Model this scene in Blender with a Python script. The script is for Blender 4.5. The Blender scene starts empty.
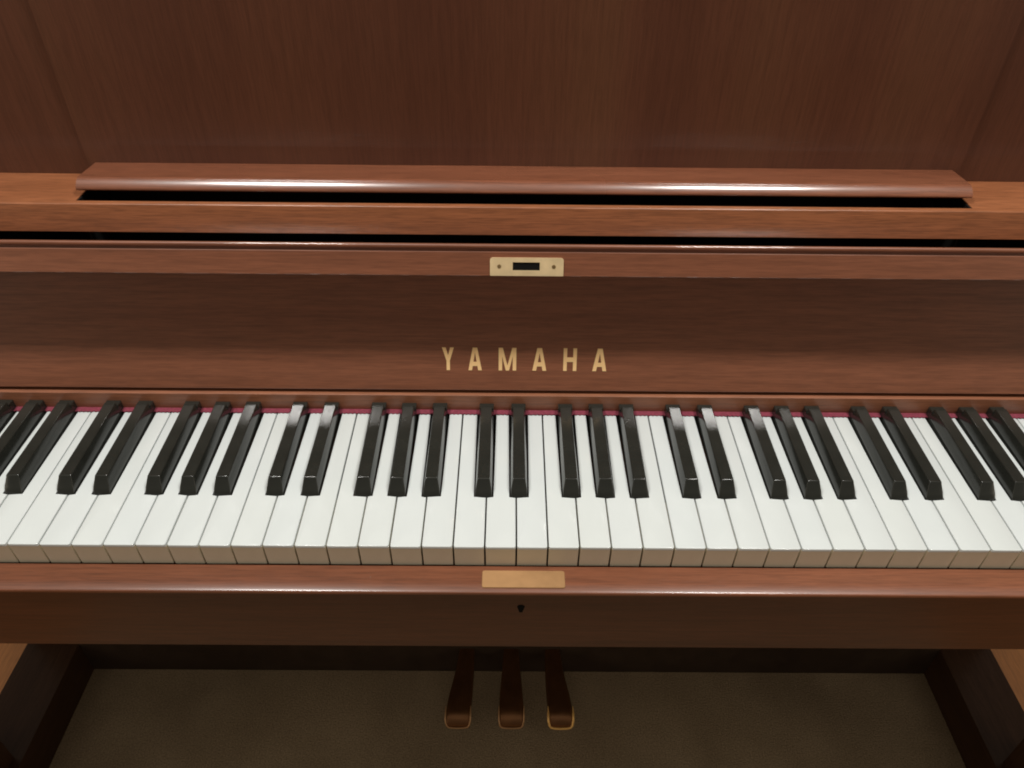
import bpy, bmesh, math, random
from mathutils import Vector, Matrix

random.seed(7)
S = bpy.context.scene
COL = S.collection
ZK = 720.0                      # height of the white key tops above the floor, mm


def P(x, y, z):                 # mm, key-plane coordinates -> metres above the floor
    return (x * .001, y * .001, (z + ZK) * .001)


# ------------------------------------------------------------------ materials
def new_mat(name):
    m = bpy.data.materials.new(name)
    m.use_nodes = True
    nt = m.node_tree
    return m, nt, nt.nodes['Principled BSDF']


def N(nt, kind, **kw):
    n = nt.nodes.new(kind)
    for k, v in kw.items():
        setattr(n, k, v)
    return n


def L(nt, a, b):
    nt.links.new(a, b)


def noise(nt, vec, scale, detail=3.0, rough=.55):
    n = N(nt, 'ShaderNodeTexNoise')
    n.inputs['Scale'].default_value = scale
    n.inputs['Detail'].default_value = detail
    n.inputs['Roughness'].default_value = rough
    L(nt, vec, n.inputs['Vector'])
    return n.outputs['Fac']


def mapping(nt, scale, loc=(0, 0, 0)):
    t = N(nt, 'ShaderNodeTexCoord')
    mp = N(nt, 'ShaderNodeMapping')
    mp.inputs['Scale'].default_value = scale
    mp.inputs['Location'].default_value = loc
    L(nt, t.outputs['Object'], mp.inputs['Vector'])
    return mp.outputs['Vector']


def ramp(nt, fac, stops):
    r = N(nt, 'ShaderNodeValToRGB')
    el = r.color_ramp.elements
    el[0].position, el[0].color = stops[0][0], (*stops[0][1], 1)
    el[1].position, el[1].color = stops[-1][0], (*stops[-1][1], 1)
    for p, c in stops[1:-1]:
        e = el.new(p)
        e.color = (*c, 1)
    L(nt, fac, r.inputs['Fac'])
    return r.outputs['Color']


def maprange(nt, fac, a, b, c, d):
    r = N(nt, 'ShaderNodeMapRange')
    for k, v in zip(('From Min', 'From Max', 'To Min', 'To Max'), (a, b, c, d)):
        r.inputs[k].default_value = v
    L(nt, fac, r.inputs['Value'])
    return r.outputs['Result']


def mulcol(nt, col, fac):
    m = N(nt, 'ShaderNodeMix', data_type='RGBA', blend_type='MULTIPLY')
    m.inputs[0].default_value = 1.0
    L(nt, col, m.inputs[6])
    L(nt, fac, m.inputs[7])
    return m.outputs[2]


def wood(name, axis, dark, mid, light, band=26., along=1.1, rough=(.30, .42), coat=.35, coat_rough=.16, loc=(0, 0, 0), pore=.86, bump=.05, fine=.86, spec=.45):
    m, nt, b = new_mat(name)

    def sc(a, c):
        return (a, c, c) if axis == 'x' else ((c, c, a) if axis == 'z' else (c, a, c))
    v1 = mapping(nt, sc(along, band), loc)
    v2 = mapping(nt, sc(14., 330.), loc)
    v3 = mapping(nt, sc(45., 900.), loc)
    v0 = mapping(nt, (3.1, 3.1, 3.1), loc)
    n1 = noise(nt, v1, 1.0, 4.0, .5)
    n2 = noise(nt, v2, 1.0, 4.0, .65)
    n3 = noise(nt, v3, 1.0, 2.0, .6)
    n0 = noise(nt, v0, 1.0, 3.0, .5)
    col = ramp(nt, n1, [(.30, dark), (.5, mid), (.70, light)])
    f2 = maprange(nt, n2, .36, .62, pore, 1.10)
    f3 = maprange(nt, n3, .38, .54, fine, 1.04)
    mm = N(nt, 'ShaderNodeMath', operation='MULTIPLY')
    L(nt, f2, mm.inputs[0])
    L(nt, f3, mm.inputs[1])
    L(nt, mulcol(nt, col, mm.outputs[0]), b.inputs['Base Color'])
    L(nt, maprange(nt, n0, .35, .65, *rough), b.inputs['Roughness'])
    b.inputs['Specular IOR Level'].default_value = spec
    b.inputs['Coat Weight'].default_value = coat
    L(nt, maprange(nt, noise(nt, mapping(nt, (2.2, 9., 9.) if axis == 'x' else (9., 2.2, 2.2), (1., 2., 3.)), 1.0, 4.0, .6), .35, .65, coat_rough * .75, coat_rough * 1.35), b.inputs['Coat Roughness'])
    bp = N(nt, 'ShaderNodeBump')
    bp.inputs['Strength'].default_value = bump
    bp.inputs['Distance'].default_value = .0006
    L(nt, n2, bp.inputs['Height'])
    L(nt, bp.outputs['Normal'], b.inputs['Normal'])
    return m


M = {}
W_RED = ((.172, .060, .030), (.204, .072, .036), (.235, .086, .044))
M['wood_shelf'] = wood('mahogany_shelf', 'x', (.205, .070, .027), (.245, .086, .034), (.285, .103, .042), loc=(.3, .1, .7), fine=.76)
M['wood_ledge'] = wood('mahogany_ledge', 'x', (.150, .050, .024), (.180, .061, .030), (.205, .073, .037), loc=(1.3, .4, 2.2), rough=(.24, .30), coat=1.0, coat_rough=.15, fine=.80)
M['wood_fall'] = wood('mahogany_fallboard', 'x', *W_RED, band=18., along=.8, loc=(4.1, 2.4, .3), rough=(.34, .42), coat=1.0, coat_rough=.055)
M['wood_rail'] = wood('mahogany_name_rail', 'x', (.20, .072, .034), (.235, .086, .041), (.26, .10, .048), loc=(5.7, 2.4, 8.1), rough=(.40, .5), coat=.12, coat_rough=.25)
M['wood_slip'] = wood('mahogany_keyslip', 'x', (.140, .047, .022), (.172, .058, .027), (.20, .070, .033), loc=(2.7, 5.4, 1.1), rough=(.28, .36), coat=.55, coat_rough=.14, fine=.84)
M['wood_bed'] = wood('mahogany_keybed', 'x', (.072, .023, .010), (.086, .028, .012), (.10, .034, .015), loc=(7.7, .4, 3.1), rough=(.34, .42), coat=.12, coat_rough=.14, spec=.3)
M['wood_panel'] = wood('mahogany_upright_grain', 'z', (.076, .025, .0145), (.108, .039, .021), (.130, .054, .0265), band=7., along=.3,
                       loc=(3.9, 1.0, 5.0), rough=(.34, .42), coat=.5, coat_rough=.12, pore=.95, fine=.92)
M['wood_side'] = wood('mahogany_side', 'z', (.048, .023, .012), (.058, .028, .015), (.068, .033, .018), loc=(.2, 9.4, 6.1), coat=.05, spec=.15)
M['wood_toe'] = wood('mahogany_toe_block', 'y', (.044, .021, .0115), (.054, .026, .014), (.064, .031, .017), loc=(.2, 3.4, 9.1), coat=0., spec=.12)


def plain(name, col, rough=.5, metal=0., spec=.5, var=.08, scale=30., coat=0., coat_rough=.1, bump=0., bscale=400.):
    m, nt, b = new_mat(name)
    v = mapping(nt, (1, 1, 1))
    n = noise(nt, v, scale, 4.0, .6)
    lo = tuple(c * (1 - var) for c in col)
    hi = tuple(min(1, c * (1 + var)) for c in col)
    L(nt, ramp(nt, n, [(.3, lo), (.7, hi)]), b.inputs['Base Color'])
    L(nt, maprange(nt, n, .3, .7, rough * .85, rough * 1.15), b.inputs['Roughness'])
    b.inputs['Metallic'].default_value = metal
    b.inputs['Specular IOR Level'].default_value = spec
    b.inputs['Coat Weight'].default_value = coat
    b.inputs['Coat Roughness'].default_value = coat_rough
    if bump:
        n2 = noise(nt, v, bscale, 3.0, .6)
        bp = N(nt, 'ShaderNodeBump')
        bp.inputs['Strength'].default_value = bump
        bp.inputs['Distance'].default_value = .001
        L(nt, n2, bp.inputs['Height'])
        L(nt, bp.outputs['Normal'], b.inputs['Normal'])
    return m


M['ivory'] = plain('white_key_plastic', (.60, .632, .622), .13, var=.015, scale=18., spec=.5)
nt_ = M['ivory'].node_tree
oi = N(nt_, 'ShaderNodeObjectInfo')
tint = ramp(nt_, oi.outputs['Random'], [(0., (.985, .983, .972)), (.5, (.99, .99, .99)), (1., (.985, .99, .995))])
b_ = nt_.nodes['Principled BSDF']
src = b_.inputs['Base Color'].links[0].from_socket
L(nt_, mulcol(nt_, src, tint), b_.inputs['Base Color'])
v_ = mapping(nt_, (1, 1, 1), (.3, .2, .9))
L(nt_, maprange(nt_, noise(nt_, v_, 55., 3., .6), .35, .65, .09, .20), b_.inputs['Roughness'])
M['key_front'] = plain('key_front_plastic', (.80, .75, .60), .4, var=.04, scale=40.)
M['ebony'] = plain('black_key_plastic', (.020, .0205, .017), .16, var=.12, scale=50., spec=.55)
M['felt'] = plain('red_felt', (.20, .042, .062), .95, var=.25, scale=600., spec=.1, bump=.5, bscale=1500.)
M['brass'] = plain('aged_brass', (.86, .66, .38), .45, metal=.45, var=.10, scale=60., bump=.03)
M['brass_slip'] = plain('dull_brass', (.34, .185, .075), .5, metal=.25, var=.14, scale=45., bump=.03)
M['gold'] = plain('gold_inlay', (.98, .62, .29), .45, metal=.15, var=.06, scale=50.)
M['pedal'] = plain('pedal_brass', (.20, .088, .035), .34, metal=.8, var=.15, scale=40.)
M['pedal_edge'] = plain('bright_rim_glint', (1.0, .55, .17), .32, metal=.35, var=.10, scale=40.)  # room glint on the right pedal's edge put into the colour
M['rim_dim'] = plain('dim_rim_glint', (.50, .27, .12), .38, metal=.4, var=.15)  # weaker glint of the other two rims, put into the colour
M['steel'] = plain('old_screw_metal', (.33, .22, .10), .5, metal=.8)
M['dark'] = plain('recess_shade_black', (.006, .006, .0055), .9, spec=.1)  # shade inside slots and keyhole put into the colour
M['shadowwood'] = plain('shaded_case_wood', (.044, .027, .0175), .6, spec=.2, var=.2)  # shade below the keybed put into the wood colour


def added_carpet():
    m, nt, b = new_mat('shaded_floor_brown')
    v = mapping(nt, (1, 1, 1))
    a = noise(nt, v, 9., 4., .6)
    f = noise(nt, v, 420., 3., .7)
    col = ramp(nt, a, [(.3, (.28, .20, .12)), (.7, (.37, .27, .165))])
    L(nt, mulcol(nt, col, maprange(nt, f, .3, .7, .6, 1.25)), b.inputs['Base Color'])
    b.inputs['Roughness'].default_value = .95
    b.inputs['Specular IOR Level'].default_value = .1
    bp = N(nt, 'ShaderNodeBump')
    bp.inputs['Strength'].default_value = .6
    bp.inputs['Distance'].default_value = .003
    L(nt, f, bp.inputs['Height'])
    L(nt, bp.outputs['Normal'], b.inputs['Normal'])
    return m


M['added_carpet'] = added_carpet()
M['boards'] = wood('oak_floor_boards', 'y', (.24, .088, .020), (.30, .112, .026), (.36, .14, .036), band=9., rough=(.35, .5), coat=.2)

# ------------------------------------------------------------------ mesh helpers
ROOT = None


def link(name, bm, mat, parent=None, smooth=35.):
    me = bpy.data.meshes.new(name)
    bmesh.ops.recalc_face_normals(bm, faces=bm.faces)
    bm.to_mesh(me)
    bm.free()
    me.materials.append(mat)
    if smooth:
        me.polygons.foreach_set('use_smooth', [True] * len(me.polygons))
        me.set_sharp_from_angle(angle=math.radians(smooth))
    o = bpy.data.objects.new(name, me)
    COL.objects.link(o)
    if parent is not None:
        o.parent = parent
        if parent is ROOT:
            o.matrix_parent_inverse = Matrix.Translation(-ROOT.location)
    return o


def bevel(bm, off, seg=2, angle=25.):
    if off <= 0:
        return
    es = [e for e in bm.edges if len(e.link_faces) == 2 and e.calc_face_angle(0) > math.radians(angle)]
    bmesh.ops.bevel(bm, geom=es, offset=off * .001, segments=seg, profile=.5, affect='EDGES', clamp_overlap=True)


def add_box(bm, x0, x1, y0, y1, z0, z1):
    v = [bm.verts.new(P(x, y, z)) for x in (x0, x1) for y in (y0, y1) for z in (z0, z1)]
    for f in ((0, 1, 3, 2), (4, 6, 7, 5), (0, 4, 5, 1), (2, 3, 7, 6), (0, 2, 6, 4), (1, 5, 7, 3)):
        bm.faces.new([v[i] for i in f])


def box(name, mat, parent, x0, x1, y0, y1, z0, z1, bev=1.0, seg=2):
    bm = bmesh.new()
    add_box(bm, x0, x1, y0, y1, z0, z1)
    bevel(bm, bev, seg)
    return link(name, bm, mat, parent)


def add_prism_x(bm, prof, x0, x1):
    a = [bm.verts.new(P(x0, y, z)) for y, z in prof]
    b = [bm.verts.new(P(x1, y, z)) for y, z in prof]
    n = len(prof)
    bm.faces.new(a)
    bm.faces.new(list(reversed(b)))
    for i in range(n):
        j = (i + 1) % n
        bm.faces.new((a[i], b[i], b[j], a[j]))


def prism_x(name, mat, parent, prof, x0, x1, bev=0.):
    bm = bmesh.new()
    add_prism_x(bm, prof, x0, x1)
    bevel(bm, bev, 2)
    return link(name, bm, mat, parent, 40.)


def arc(cy, cz, r, a0, a1, n=8):
    return [(cy + r * math.cos(math.radians(a0 + (a1 - a0) * i / n)), cz + r * math.sin(math.radians(a0 + (a1 - a0) * i / n))) for i in range(n + 1)]


def plan_solid(bm, pts, z0, z1, top_bev=0., seg=2):
    """extrude a plan outline (x,y) from z0 to z1, with rounded top edges"""
    a = [bm.verts.new((x * .001, y * .001, z0 * .001)) for x, y in pts]
    b = [bm.verts.new((x * .001, y * .001, z1 * .001)) for x, y in pts]
    n = len(pts)
    bm.faces.new(list(reversed(a)))
    top = bm.faces.new(b)
    for i in range(n):
        j = (i + 1) % n
        bm.faces.new((a[i], a[j], b[j], b[i]))
    if top_bev:
        bmesh.ops.bevel(bm, geom=list(top.edges), offset=top_bev * .001, segments=seg, profile=.5, affect='EDGES', clamp_overlap=True)


# ------------------------------------------------------------------ the setting
bm = bmesh.new()
for x, y in ((-6, -6), (6, -6), (6, 6), (-6, 6)):
    bm.verts.new((x, y, 0))
bm.faces.new(bm.verts)
fl = link('floor', bm, M['boards'], None, 0)
fl['kind'] = 'structure'
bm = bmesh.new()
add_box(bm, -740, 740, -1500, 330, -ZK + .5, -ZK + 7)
cp = link('added_carpet', bm, M['added_carpet'], None, 0)  # added sheet; its olive brown imitates the shaded floor
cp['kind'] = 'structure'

# ------------------------------------------------------------------ the piano
ROOT = bpy.data.objects.new('upright_piano', None)
COL.objects.link(ROOT)
ROOT.location = (0, .20, 0)
ROOT['label'] = 'brown wooden upright piano, fallboard open over its black and white keys, on shaded floor'
ROOT['category'] = 'piano'

XO, XI = 768, 722               # outer / inner faces of the side panels

# --- keys --------------------------------------------------------------------
PITCH = 23.5
K0 = -25                        # index of the lowest white key in this row of 52
LEN = 145.6
BW = 13.4                       # black key width at its base
CLR = 1.5
OFFS = {'Cs': -2.2, 'Ds': 2.2, 'Fs': -3.4, 'Gs': 0.0, 'As': 3.4}
# notes right (upper) neighbours: sharp right of white key i
WN = 'CDEFGAB'
RIGHT = {'C': 'Cs', 'D': 'Ds', 'F': 'Fs', 'G': 'Gs', 'A': 'As'}
LEFT = {'D': 'Cs', 'E': 'Ds', 'G': 'Fs', 'A': 'Gs', 'B': 'As'}
G = .56                         # half the gap between neighbours


def white_outline(note, lcut=True, rcut=True):
    w = PITCH
    x0, x1 = G, w - G
    yb = 48.6
    r = 1.6
    pts = []
    # front left rounded corner, front right rounded corner, then back
    for a in (180, 210, 240, 270):
        pts.append((x0 + r + r * math.cos(math.radians(a)), r + r * math.sin(math.radians(a))))
    for a in (270, 300, 330, 360):
        pts.append((x1 - r + r * math.cos(math.radians(a)), r + r * math.sin(math.radians(a))))
    if rcut and note in RIGHT:
        c = w + OFFS[RIGHT[note]] - BW / 2 - CLR
        pts += [(x1, yb), (c, yb), (c, LEN)]
    else:
        pts += [(x1, LEN)]
    if lcut and note in LEFT:
        c = OFFS[LEFT[note]] + BW / 2 + CLR
        pts += [(c, LEN), (c, yb), (x0, yb)]
    else:
        pts += [(x0, LEN)]
    return pts


def make_white(note, lcut=True, rcut=True):
    bm = bmesh.new()
    plan_solid(bm, white_outline(note, lcut, rcut), -2.6, 0, .45, 2)
    o = link('white_key', bm, M['ivory'], None, 50)
    bm = bmesh.new()
    f = [(G + .15, .9), (PITCH - G - .15, .9), (PITCH - G - .15, 48), (G + .15, 48)]
    plan_solid(bm, f, -23, -2.7)
    k = link('key_front', bm, M['key_front'], o, 0)
    return o


protos = {}
for i in range(52):
    n = K0 + i
    note = WN[(i + 5) % 7]                     # lowest key is an A
    key = (note, i == 0, i == 51)
    if key not in protos:
        o = make_white(note, i != 0, i != 51)
        protos[key] = o
    else:
        src = protos[key]
        o = src.copy()
        COL.objects.link(o)
        for ch in src.children:
            c = ch.copy()
            COL.objects.link(c)
            c.parent = o
    o.parent = ROOT
    o.matrix_parent_inverse = Matrix.Translation(-ROOT.location)
    o.location = P(n * PITCH, 0, random.uniform(-.3, .25))


def make_black():
    # loops from base to top: (half width, y front, y back, z)
    loops = [(BW / 2, 48.9, 144.6, -2.0), (BW / 2 - .1, 50.4, 144.6, 2.0), (BW / 2 - .35, 52.2, 144.6, 4.6), (5.0, 57.0, 144.4, 10.7),
             (4.88, 57.3, 144.2, 11.32), (4.70, 57.65, 144.1, 11.75), (4.42, 58.15, 143.9, 11.97)]
    bm = bmesh.new()
    prev = None
    for hw, yf, yb, z in loops:
        r = .8 if z < 9 else .6
        ring = []
        for sx, yy, a0 in ((-1, yf, 180), (1, yf, 270), (1, yb, 0), (-1, yb, 90)):
            cx = sx * (hw - r)
            cy = yf + r if yy == yf else yb - r
            for k in range(4):
                a = math.radians(a0 + 30 * k)
                ring.append(bm.verts.new(((cx + r * math.cos(a)) * .001, (cy + r * math.sin(a)) * .001, z * .001)))
        if prev:
            for i in range(16):
                j = (i + 1) % 16
                bm.faces.new((prev[i], prev[j], ring[j], ring[i]))
        prev = ring
    bm.faces.new(prev)
    # the dark stick of the key running on under the rail
    hw = BW / 2 - .5
    v = [bm.verts.new((x * .001, y * .001, z * .001)) for x in (-hw, hw) for y in (143.2, 150.0) for z in (-2, 9.2)]
    for f in ((0, 1, 3, 2), (4, 6, 7, 5), (0, 4, 5, 1), (2, 3, 7, 6), (0, 2, 6, 4), (1, 5, 7, 3)):
        bm.faces.new([v[i] for i in f])
    o = link('black_key', bm, M['ebony'], None, 50)
    for pl in o.data.polygons:
        if abs(pl.normal.z) > .97:
            pl.use_smooth = False
    return o


bk = None
for i in range(51):
    note = WN[(i + 5) % 7]
    if note not in RIGHT:
        continue
    n = K0 + i + 1
    if bk is None:
        bk = o = make_black()
    else:
        o = bk.copy()
        COL.objects.link(o)
    o.parent = ROOT
    o.matrix_parent_inverse = Matrix.Translation(-ROOT.location)
    o.location = P(n * PITCH + OFFS[RIGHT[note]] + random.uniform(-.2, .2), random.uniform(-.3, .3), random.uniform(-.15, .15))

KX0, KX1 = K0 * PITCH, (K0 + 52) * PITCH

# red felt strip with a pinked front edge, lying along the back of the keys
bm = bmesh.new()
pts = []
x = KX0
k = 0
while x <= KX1:
    pts.append((x, 145.6 - 1.1 * abs(math.cos(k * math.pi / 6))))
    x += .6
    k += 1
top = [bm.verts.new(P(a, b, 1.0)) for a, b in pts]
bot = [bm.verts.new(P(a, b, .3)) for a, b in pts]
tb = [bm.verts.new(P(a, 150.8, 1.2)) for a, b in pts]
for i in range(len(pts) - 1):
    bm.faces.new((bot[i], bot[i + 1], top[i + 1], top[i]))
    bm.faces.new((top[i], top[i + 1], tb[i + 1], tb[i]))
link('felt_strip', bm, M['felt'], ROOT, 0)

# name rail behind the keys
prism_x('name_rail', M['wood_rail'], ROOT,
        [(150.2, .7)] + arc(150.7, 17.4, .5, 180, 90, 3) + [(158, 18.0), (158, .7)], KX0 - 1.5, KX1 + 1.5)

# key blocks at the two ends of the keyboard
for x0, x1 in ((-XI, KX0 - 2.5), (KX1 + 2.5, XI)):
    box('key_block', M['wood_slip'], ROOT, x0, x1, -22, 168, -20, 30, 2.5, 3)

# --- fallboard: leaning open, its lip on top ----------------------------------
LEAN = math.radians(20)
FY, FZ = 153.0, 21.4
C_, S_ = math.cos(LEAN), math.sin(LEAN)


def FB(t, o):                   # t up along the board, o out of its face
    return (FY + t * S_ - o * C_, FZ + t * C_ + o * S_)


CY, CZ = -346.14, 446.74


def slope_hit(y_ref, z_ref, o):  # where the sight line through a measured point meets the offset plane
    s = (z_ref - CZ) / (y_ref - CY)
    y0, z0 = FB(0, o)
    return (CZ + s * (y0 - CY) - z0) / (C_ - s * S_)


LIP = 39.0
t_b = slope_hit(154.7, 137.5, LIP)
t_f = slope_hit(158.7, 156.4, LIP)
t_e = slope_hit(160.0, 162.6, LIP - 2)
prof = [FB(0, -14), FB(0, -1), FB(1, 0), FB(t_b - 1.5, 0), FB(t_b, 1.5), FB(t_b, LIP - .3), FB(t_b + .3, LIP), FB(t_f - .25, LIP), FB(t_f, LIP - .25),
        FB(t_f, LIP - 4), FB(t_f + 1.9, LIP - 4)]
# bead
bc, br = (t_f + 1.9 + t_e) / 2, (t_e - t_f - 1.9) / 2
for i in range(0, 9):
    a = math.radians(-80 + 170 * i / 8)
    prof.append(FB(bc + br * math.sin(a), LIP - 1.2 - br + br * math.cos(a)))
prof += [FB(t_e - 5, 12), FB(t_e - 17, -14)]
FX0, FX1 = KX0 - 1, KX1 + 1
fall = prism_x('fallboard', M['wood_fall'], ROOT, prof, FX0, FX1)


def on_face(bm, outline, o0, o1, x_t=True):
    """outline given as (x, t) on the fallboard face; extruded from offset o0 to o1"""
    a, b = [], []
    for x, t in outline:
        y, z = FB(t, o0)
        a.append(bm.verts.new(P(x, y, z)))
        y, z = FB(t, o1)
        b.append(bm.verts.new(P(x, y, z)))
    n = len(outline)
    f = bm.faces.new(b)
    for i in range(n):
        j = (i + 1) % n
        bm.faces.new((a[i], a[j], b[j], b[i]))
    return f


# letters: outlines in a unit box (0..w, 0..1)
def letter_polys(ch):
    s = .26
    if ch == 'Y':
        w = .95
        return w, [[(0, 1), (.30, 1), (.475, .66), (.65, 1), (.95, 1), (.61, .42), (.61, 0), (.34, 0), (.34, .42)]]
    if ch == 'A':
        w = 1.02
        return w, [[(0, 0), (.27, 0), (.325, .18), (.695, .18), (.75, 0), (1.02, 0), (.68, 1), (.34, 1)]]
    if ch == 'M':
        w = 1.28
        return w, [[(0, 0), (.26, 0), (.26, .62), (.52, 0), (.76, 0), (1.02, .62), (1.02, 0), (1.28, 0), (1.28, 1), (.98, 1), (.64, .22), (.30, 1), (0, 1)]]
    if ch == 'H':
        w = 1.0
        return w, [[(0, 0), (.27, 0), (.27, .40), (.73, .40), (.73, 0), (1, 0), (1, 1), (.73, 1), (.73, .60), (.27, .60), (.27, 1), (0, 1)]]


t_l0 = slope_hit(157, 40.2, 0) + .8
t_l1 = slope_hit(157, 68.0, 0) - 2.0
HGT = t_l1 - t_l0
PX = [(440.8, 452.8), (467.1, 480.7), (497.7, 515.5), (531.8, 546.0), (563.0, 576.4), (592.5, 606.8)]
for ch, (a, b) in zip('YAMAHA', PX):
    x0 = -64.0 + (a - 441) * .857
    x1 = -64.0 + (b - 441) * .857
    w, polys = letter_polys(ch)
    bm = bmesh.new()
    if ch == 'A':
        # the A needs its counter: build it from two legs, a top and a bar
        def e(u, v):
            return (x0 + (x1 - x0) * u / w, t_l0 + HGT * v)
        quads = [[(0, 0), (.28, 0), (.4275, .5), (.17, .5)],
                 [(.74, 0), (1.02, 0), (.85, .5), (.5925, .5)],
                 [(.17, .5), (.4275, .5), (.51, .78), (.34, 1)],
                 [(.5925, .5), (.85, .5), (.68, 1), (.51, .78)],
                 [(.34, 1), (.51, .78), (.68, 1)],
                 [(.334, .19), (.686, .19), (.63, .375), (.39, .375)]]
        for q in quads:
            on_face(bm, [e(*p) for p in q], -.2, .35)
    else:
        for q in polys:
            f = on_face(bm, [(x0 + (x1 - x0) * u / w, t_l0 + HGT * v) for u, v in q], -.2, .35)
            f.normal_update()
            bmesh.ops.triangulate(bm, faces=[f], ngon_method='EAR_CLIP')
    link('letter', bm, M['gold'], fall, 0)

# brass lock plate let into the lip, with its slot and two screws
t_p0, t_p1 = t_b + .3, slope_hit(152, 154.9, LIP) + .6
plx0, plx1 = -21.8, 35.2
hx0, hx1 = -4.2, 16.8
h0, h1 = slope_hit(152, 144.4, LIP), slope_hit(152, 151.6, LIP)
bm = bmesh.new()


def rrect(x0, x1, t0, t1, r, top_only=False):
    pts = []
    for cx, ct, a0 in ((x1 - r, t1 - r, 0), (x0 + r, t1 - r, 90)):
        for k in range(5):
            a = math.radians(a0 + 22.5 * k)
            pts.append((cx + r * math.cos(a), ct + r * math.sin(a)))
    rb = .6 if top_only else r
    for cx, ct, a0 in ((x0 + rb, t0 + rb, 180), (x1 - rb, t0 + rb, 270)):
        for k in range(5):
            a = math.radians(a0 + 22.5 * k)
            pts.append((cx + rb * math.cos(a), ct + rb * math.sin(a)))
    return pts


outer = rrect(plx0, plx1, t_p0, t_p1, 2.2, True)
holep = [(hx1, h1), (hx0, h1), (hx0, h0), (hx1, h0)]
pp = {}
for nm, o_ in (('a', LIP - .3), ('b', LIP + .9)):
    pp[nm] = ([bm.verts.new(P(x, *FB(t, o_))) for x, t in outer], [bm.verts.new(P(x, *FB(t, o_))) for x, t in holep])
no = len(outer)
for i in range(no):
    j = (i + 1) % no
    bm.faces.new((pp['a'][0][i], pp['a'][0][j], pp['b'][0][j], pp['b'][0][i]))
for i in range(4):
    j = (i + 1) % 4
    bm.faces.new((pp['a'][1][i], pp['a'][1][j], pp['b'][1][j], pp['b'][1][i]))
# face with the hole: outer corners 0..4 right top, 5..9 left top, 10..14 left bottom, 15..19 right bottom
O, H = pp['b']
bm.faces.new(O[0:5] + [H[0]])
bm.faces.new([O[4], O[5], H[1], H[0]])
bm.faces.new(O[5:10] + [H[1]])
bm.faces.new([O[9], O[10], H[2], H[1]])
bm.faces.new(O[10:15] + [H[2]])
bm.faces.new([O[14], O[15], H[3], H[2]])
bm.faces.new(O[15:20] + [H[3]])
bm.faces.new([O[19], O[0], H[0], H[3]])
link('lock_plate', bm, M['brass'], fall, 0)
bm = bmesh.new()
on_face(bm, [(hx0 + .05, h0 + .05), (hx1 - .05, h0 + .05), (hx1 - .05, h1 - .05), (hx0 + .05, h1 - .05)], LIP - .2, LIP + .15)
link('lock_slot', bm, M['dark'], fall, 0)
tm = (t_p0 + t_p1) / 2 + .3
for sx in (-14.6, 27.6):
    bm = bmesh.new()
    on_face(bm, [(sx + 1.5 * math.cos(a * math.pi / 8), tm + 1.5 * math.sin(a * math.pi / 8)) for a in range(16)], LIP + .5, LIP + 1.15)
    on_face(bm, [(sx - 1.2, tm - .2), (sx + 1.2, tm - .2), (sx + 1.2, tm + .2), (sx - 1.2, tm + .2)], LIP + 1.15, LIP + 1.25)
    link('screw', bm, M['steel'], fall, 0)

# --- music shelf with its open slot, ledge above it ----------------------------
SLX0, SLX1 = -358.5, 370.5
SH0, SH1 = 146.2, 169.0
bm = bmesh.new()
fr = [(204, SH0)] + arc(209.2, SH1 - 1.4, 1.4, 170, 90, 5) + [(213.4, SH1), (213.4, SH0)]
add_prism_x(bm, fr, SLX0, SLX1)
for x0, x1 in ((-XI + .5, SLX0), (SLX1, XI - .5)):
    prof = [(204, SH0)] + arc(209.2, SH1 - 1.4, 1.4, 170, 90, 5) + [(264.5, SH1), (264.5, SH0)]
    add_prism_x(bm, prof, x0, x1)
bmesh.ops.remove_doubles(bm, verts=bm.verts, dist=1e-6)
link('music_shelf', bm, M['wood_shelf'], ROOT, 40)
# black blocks paint the case's inner shade behind slot and fallboard gap
bm = bmesh.new()
add_box(bm, -XI + 1, XI - 1, 195, 300, 24, 60)
add_box(bm, -XI + 1, XI - 1, 268.5, 300, 60, 168)
add_box(bm, SLX0 + .2, SLX0 + 1.6, 213.8, 262.3, 120, 168.4)
add_box(bm, SLX1 - 1.6, SLX1 - .2, 213.8, 262.3, 120, 168.4)
link('inner_shade_blocks', bm, M['dark'], ROOT, 0)

ledge = [(222.4, 173.6), (221.2, 174.2), (220.9, 175.4)]
for a in range(28, 96, 4):                       # broad rolled nose, then the flat top
    st = 1.35 if 42 <= a <= 62 else .5
    y, z = ledge[-1]
    ledge.append((y + st * math.sin(math.radians(a)), z + st * math.cos(math.radians(a))))
ledge += [(262.2, 180.2), (262.2, 171.0), (232, 173.2)]
bm = bmesh.new()
add_prism_x(bm, ledge, -359.5, 371.5)
link('music_ledge', bm, M['wood_ledge'], ROOT, 60)

# --- upper panels ---------------------------------------------------------------
box('upper_panel', M['wood_panel'], ROOT, -366, 378, 262.5, 282, 160, 470, 1.2)
for x0, x1 in ((-XI + .5, -367.2), (379.2, XI - .5)):
    box('upper_panel', M['wood_panel'], ROOT, x0, x1, 264.8, 282, 160, 470, 1.2)
box('lid', M['wood_shelf'], ROOT, -XO - 12, XO + 12, 240, 470, 473, 495, 3, 3)

# --- case -------------------------------------------------------------------------
for sg in (-1, 1):
    x0, x1 = sorted((sg * XI, sg * XO))
    bm = bmesh.new()
    prof = [(309, -ZK + 1), (309, -97.5), (-20, -97.5), (-22, -60), (-10, 34), (160, 40), (196, 172), (232, 472.5), (455, 472.5), (455, -ZK + 1)]
    add_prism_x(bm, prof, x0, x1)
    bevel(bm, 2.0, 2)
    link('side_panel', bm, M['wood_side'], ROOT)
box('back_panel', M['shadowwood'], ROOT, -XI + .5, XI - .5, 440, 454, -ZK + 30, 470, 0)

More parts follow.
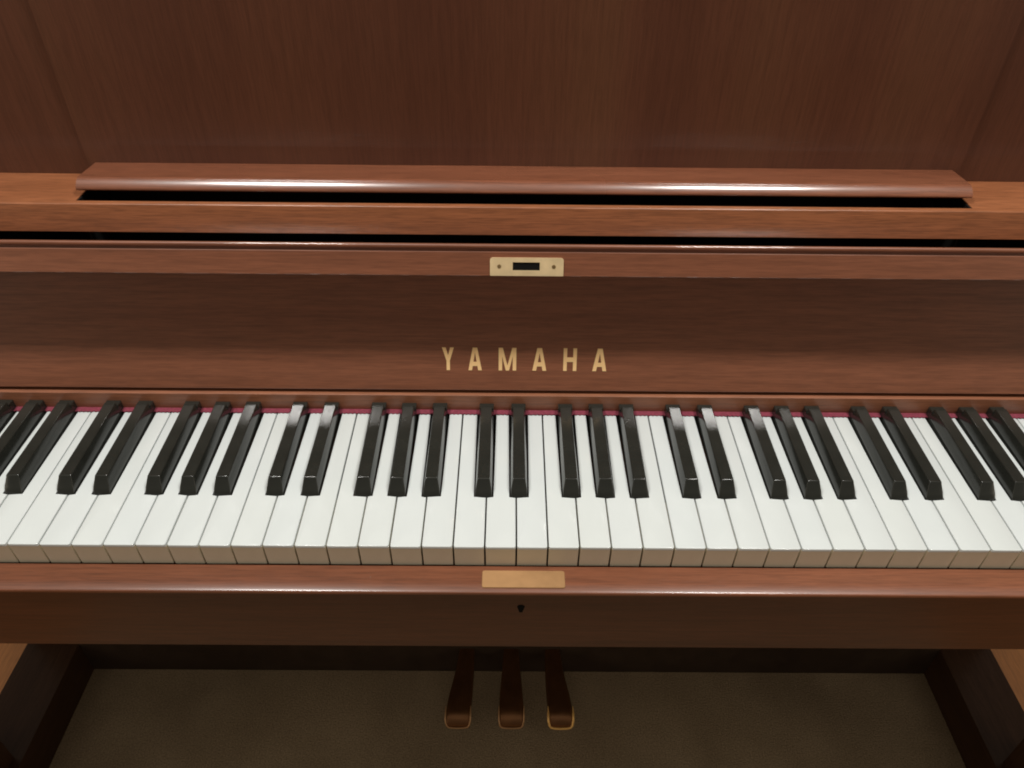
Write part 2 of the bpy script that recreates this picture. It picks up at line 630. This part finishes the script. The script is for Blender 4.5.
# key slip along the front of the keys with its brass plate
slip = [(-1.0, -25.2), (-1.0, -22.0), (-13.5, -22.0)]
for a in (89, 88, 87, 85, 83, 81, 79, 77, 73):       # the top rolls gently over towards the front
    y, z = slip[-1]
    slip.append((y - 1.12 * math.sin(math.radians(a)), z - 1.12 * math.cos(math.radians(a))))
slip += [(slip[-1][0] - .35, slip[-1][1] - .5), (slip[-1][0] - .4, -25.6), (-1.0, -25.6)]
prism_x('keyslip', M['wood_slip'], ROOT,
        slip, -XI + .5, XI - .5)
bm = bmesh.new()
rr = [(x, -20.2 + (t + 20.2) * 1) for x, t in rrect(-25.4, 36.4, -20.0, -4.8, 1.8)]
plan_solid(bm, [(x, y) for x, y in rr], ZK - 22.6, ZK - 21.5, .3, 1)
link('name_plate', bm, M['brass_slip'], ROOT, 0)

# key bed
bed = prism_x('keybed', M['wood_bed'], ROOT,
              [(-23.5, -26.2)] + [(-23.5, -95.6), (-22.5, -96.6), (308, -96.6), (308, -60), (160, -60), (160, -26.2)], -XI + .5, XI - .5)
bm = bmesh.new()
hz, hxc = -40.5, 3.8
kh = [(hxc + 2.9 * math.cos(math.radians(a)), hz + 2.4 * math.sin(math.radians(a))) for a in range(-20, 201, 20)]
kh += [(hxc - 1.1, hz - 7.5), (hxc + 1.1, hz - 7.5)]
a = [bm.verts.new(P(x, -23.2, z)) for x, z in kh]
b = [bm.verts.new(P(x, -23.65, z)) for x, z in kh]
bm.faces.new(b)
for i in range(len(kh)):
    j = (i + 1) % len(kh)
    bm.faces.new((a[i], a[j], b[j], b[i]))
link('keyhole', bm, M['dark'], bed, 0)

# lower panel and bottom rail
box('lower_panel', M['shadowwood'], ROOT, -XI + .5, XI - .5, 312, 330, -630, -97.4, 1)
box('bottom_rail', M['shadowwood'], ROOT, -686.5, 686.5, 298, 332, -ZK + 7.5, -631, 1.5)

# toe blocks and front legs
for sg in (-1, 1):
    x0, x1 = sorted((sg * 687, sg * 768.6))
    box('toe_block', M['wood_toe'], ROOT, x0, x1, -10, 308.5, -ZK + 7.5, -640, 3, 3)
    x0, x1 = sorted((sg * 700, sg * 765))
    bm = bmesh.new()
    xa, xb = (x0, x1)
    lv = [(xa, 30, -639.5), (xb, 30, -639.5), (xb, 124, -639.5), (xa, 124, -639.5), (xa, 10, -98), (xb, 10, -98), (xb, 144, -98), (xa, 144, -98)]
    vs = [bm.verts.new(P(*q)) for q in lv]
    for f in ((0, 1, 2, 3), (4, 5, 6, 7), (0, 1, 5, 4), (1, 2, 6, 5), (2, 3, 7, 6), (3, 0, 4, 7)):
        bm.faces.new([vs[i] for i in f])
    bevel(bm, 2.5, 2)
    link('leg', bm, M['wood_side'], ROOT)


# --- pedals ----------------------------------------------------------------------
def pedal(xt, xr, z, mat, label):
    """brass pedal: tip centre xt, rear centre xr"""
    rows = []
    # y, centre, half width, z top, thickness
    for y, u, hw, dz, th in ((177.5, 0, 15.0, -15.0, 2.0), (178.5, 0, 17.2, -12.5, 5), (181.5, 0, 18.2, -8.5, 8), (187.5, .02, 18.4, -4.0, 10), (196, .05, 18.4, -1.0, 10), (206, .12, 18.4, .3, 10),
                             (222, .3, 17.6, 1.2, 10), (240, .55, 16.0, 2.6, 10), (262, .8, 14.0, 4.0, 10), (290, .95, 12.4, 5.0, 10), (312, 1, 11.4, 5.4, 10)):
        rows.append((y + 4 if y < 300 else y, xt + (xr - xt) * u, hw, z + dz, th))
    bm = bmesh.new()
    prev = None
    for y, cx, hw, zt, th in rows:
        ring = []
        for u, v in ((-1, -1), (-1, -.35), (-.93, -.1), (-.8, 0), (0, .05), (.8, 0), (.93, -.1), (1, -.35), (1, -1)):
            ring.append(bm.verts.new(P(cx + hw * u, y, zt + th * v)))
        if prev:
            for i in range(9):
                j = (i + 1) % 9
                bm.faces.new((prev[i], prev[j], ring[j], ring[i]))
        else:
            bm.faces.new(ring)
        prev = ring
    bm.faces.new(prev)
    o = link('pedal', bm, M['pedal'], ROOT, 60)
    if label:
        o['label'] = label
    # rim tube painting the room's glint along the polished front edge
    path = [(-18.7, 203, .2), (-18.7, 192, -2.4), (-18.5, 184, -6.0), (-17.2, 179, -11.5), (-14.5, 177.2, -14.6), (-8, 176.6, -15.6), (0, 176.4, -15.8)]
    path = path + [(-x, y, dz) for x, y, dz in reversed(path[:-1])]
    bm = bmesh.new()
    prev = None
    for i, (x, y, dz) in enumerate(path):
        a, b = path[max(0, i - 1)], path[min(len(path) - 1, i + 1)]
        d = Vector((b[0] - a[0], b[1] - a[1], b[2] - a[2])).normalized()
        s1 = d.cross(Vector((0, 0, 1))).normalized()
        s2 = s1.cross(d)
        rr_ = .5 if i in (0, len(path) - 1) else (1.9 if label else 1.4)
        c = Vector((xt + x, y + 4, z + dz))
        ring = []
        for k in range(8):
            an = k * math.pi / 4
            q = c + rr_ * (math.cos(an) * s1 + math.sin(an) * s2)
            ring.append(bm.verts.new(P(*q)))
        if prev:
            for k in range(8):
                bm.faces.new((prev[k], prev[(k + 1) % 8], ring[(k + 1) % 8], ring[k]))
        else:
            bm.faces.new(ring)
        prev = ring
    bm.faces.new(prev)
    link('rim_glint', bm, mat, o, 60)
    return o


pedal(-78.5, -69.5, -649, M['rim_dim'], None)
pedal(1.5, 1.0, -649, M['rim_dim'], None)
pedal(75.5, 66.5, -649, M['pedal_edge'], 'pedal with a bright glint painted along its polished brass front edge')

# ------------------------------------------------------------------ light
def lamp(name, loc, target, sx, sy, power, col):
    d = bpy.data.lights.new(name, 'AREA')
    d.shape = 'RECTANGLE'
    d.size, d.size_y = sx, sy
    d.energy = power
    d.color = col
    o = bpy.data.objects.new(name, d)
    COL.objects.link(o)
    o.location = loc
    dv = Vector(target) - Vector(loc)
    o.rotation_euler = dv.to_track_quat('-Z', 'Y').to_euler()
    return o


for sx in (-1, 1):
    lamp('ceiling_lamp', (sx * .63, -.02, 2.42), (sx * .63, -.019, 0), .32, .14, 20.5, (1.0, .975, .93))
    lamp('side_fill', (sx * 2.9, -1.6, 1.4), (0, .1, .55), 1.2, 1.6, 9, (1.0, .88, .68))  # added fill in place of bright room surfaces, no lamp hangs there

w = bpy.data.worlds.new('World')
S.world = w
w.use_nodes = True
wt = w.node_tree
bg = wt.nodes['Background']
wg = wt.nodes.new('ShaderNodeTexCoord')
wsx = wt.nodes.new('ShaderNodeSeparateXYZ')
wt.links.new(wg.outputs['Generated'], wsx.inputs[0])
wr = wt.nodes.new('ShaderNodeValToRGB')      # a pale ceiling above, dimmer walls around
e0, e1 = wr.color_ramp.elements
e0.position, e0.color = .05, (.062, .052, .042, 1)
e1.position, e1.color = 1.0, (.60, .56, .49, 1)
e2 = wr.color_ramp.elements.new(.6)
e2.color = (.14, .125, .105, 1)
wt.links.new(wsx.outputs['Z'], wr.inputs['Fac'])
wt.links.new(wr.outputs['Color'], bg.inputs['Color'])
bg.inputs['Strength'].default_value = 1.0

# ------------------------------------------------------------------ camera
cam = bpy.data.cameras.new('Camera')
co = bpy.data.objects.new('Camera', cam)
COL.objects.link(co)
th, yaw, roll = .696570909, .00668548285, .0118428560
f = Vector((math.sin(yaw) * math.cos(th), math.cos(yaw) * math.cos(th), -math.sin(th)))
r = Vector((math.cos(yaw), -math.sin(yaw), 0))
u = r.cross(f)
r2 = math.cos(roll) * r + math.sin(roll) * u
u2 = -math.sin(roll) * r + math.cos(roll) * u
mt = Matrix((r2, u2, -f)).transposed().to_4x4()
mt.translation = Vector(P(-7.023, -346.139, 446.737))
co.matrix_world = mt
cam.sensor_fit = 'HORIZONTAL'
cam.sensor_width = 36
cam.lens = 747.48 / 1024 * 36
cam.clip_start = .02
cam.clip_end = 100
S.camera = co

S.view_settings.view_transform = 'Standard'
S.view_settings.look = 'None'
S.view_settings.exposure = 0
S.view_settings.gamma = 1
S.cycles.filter_width = 1.9
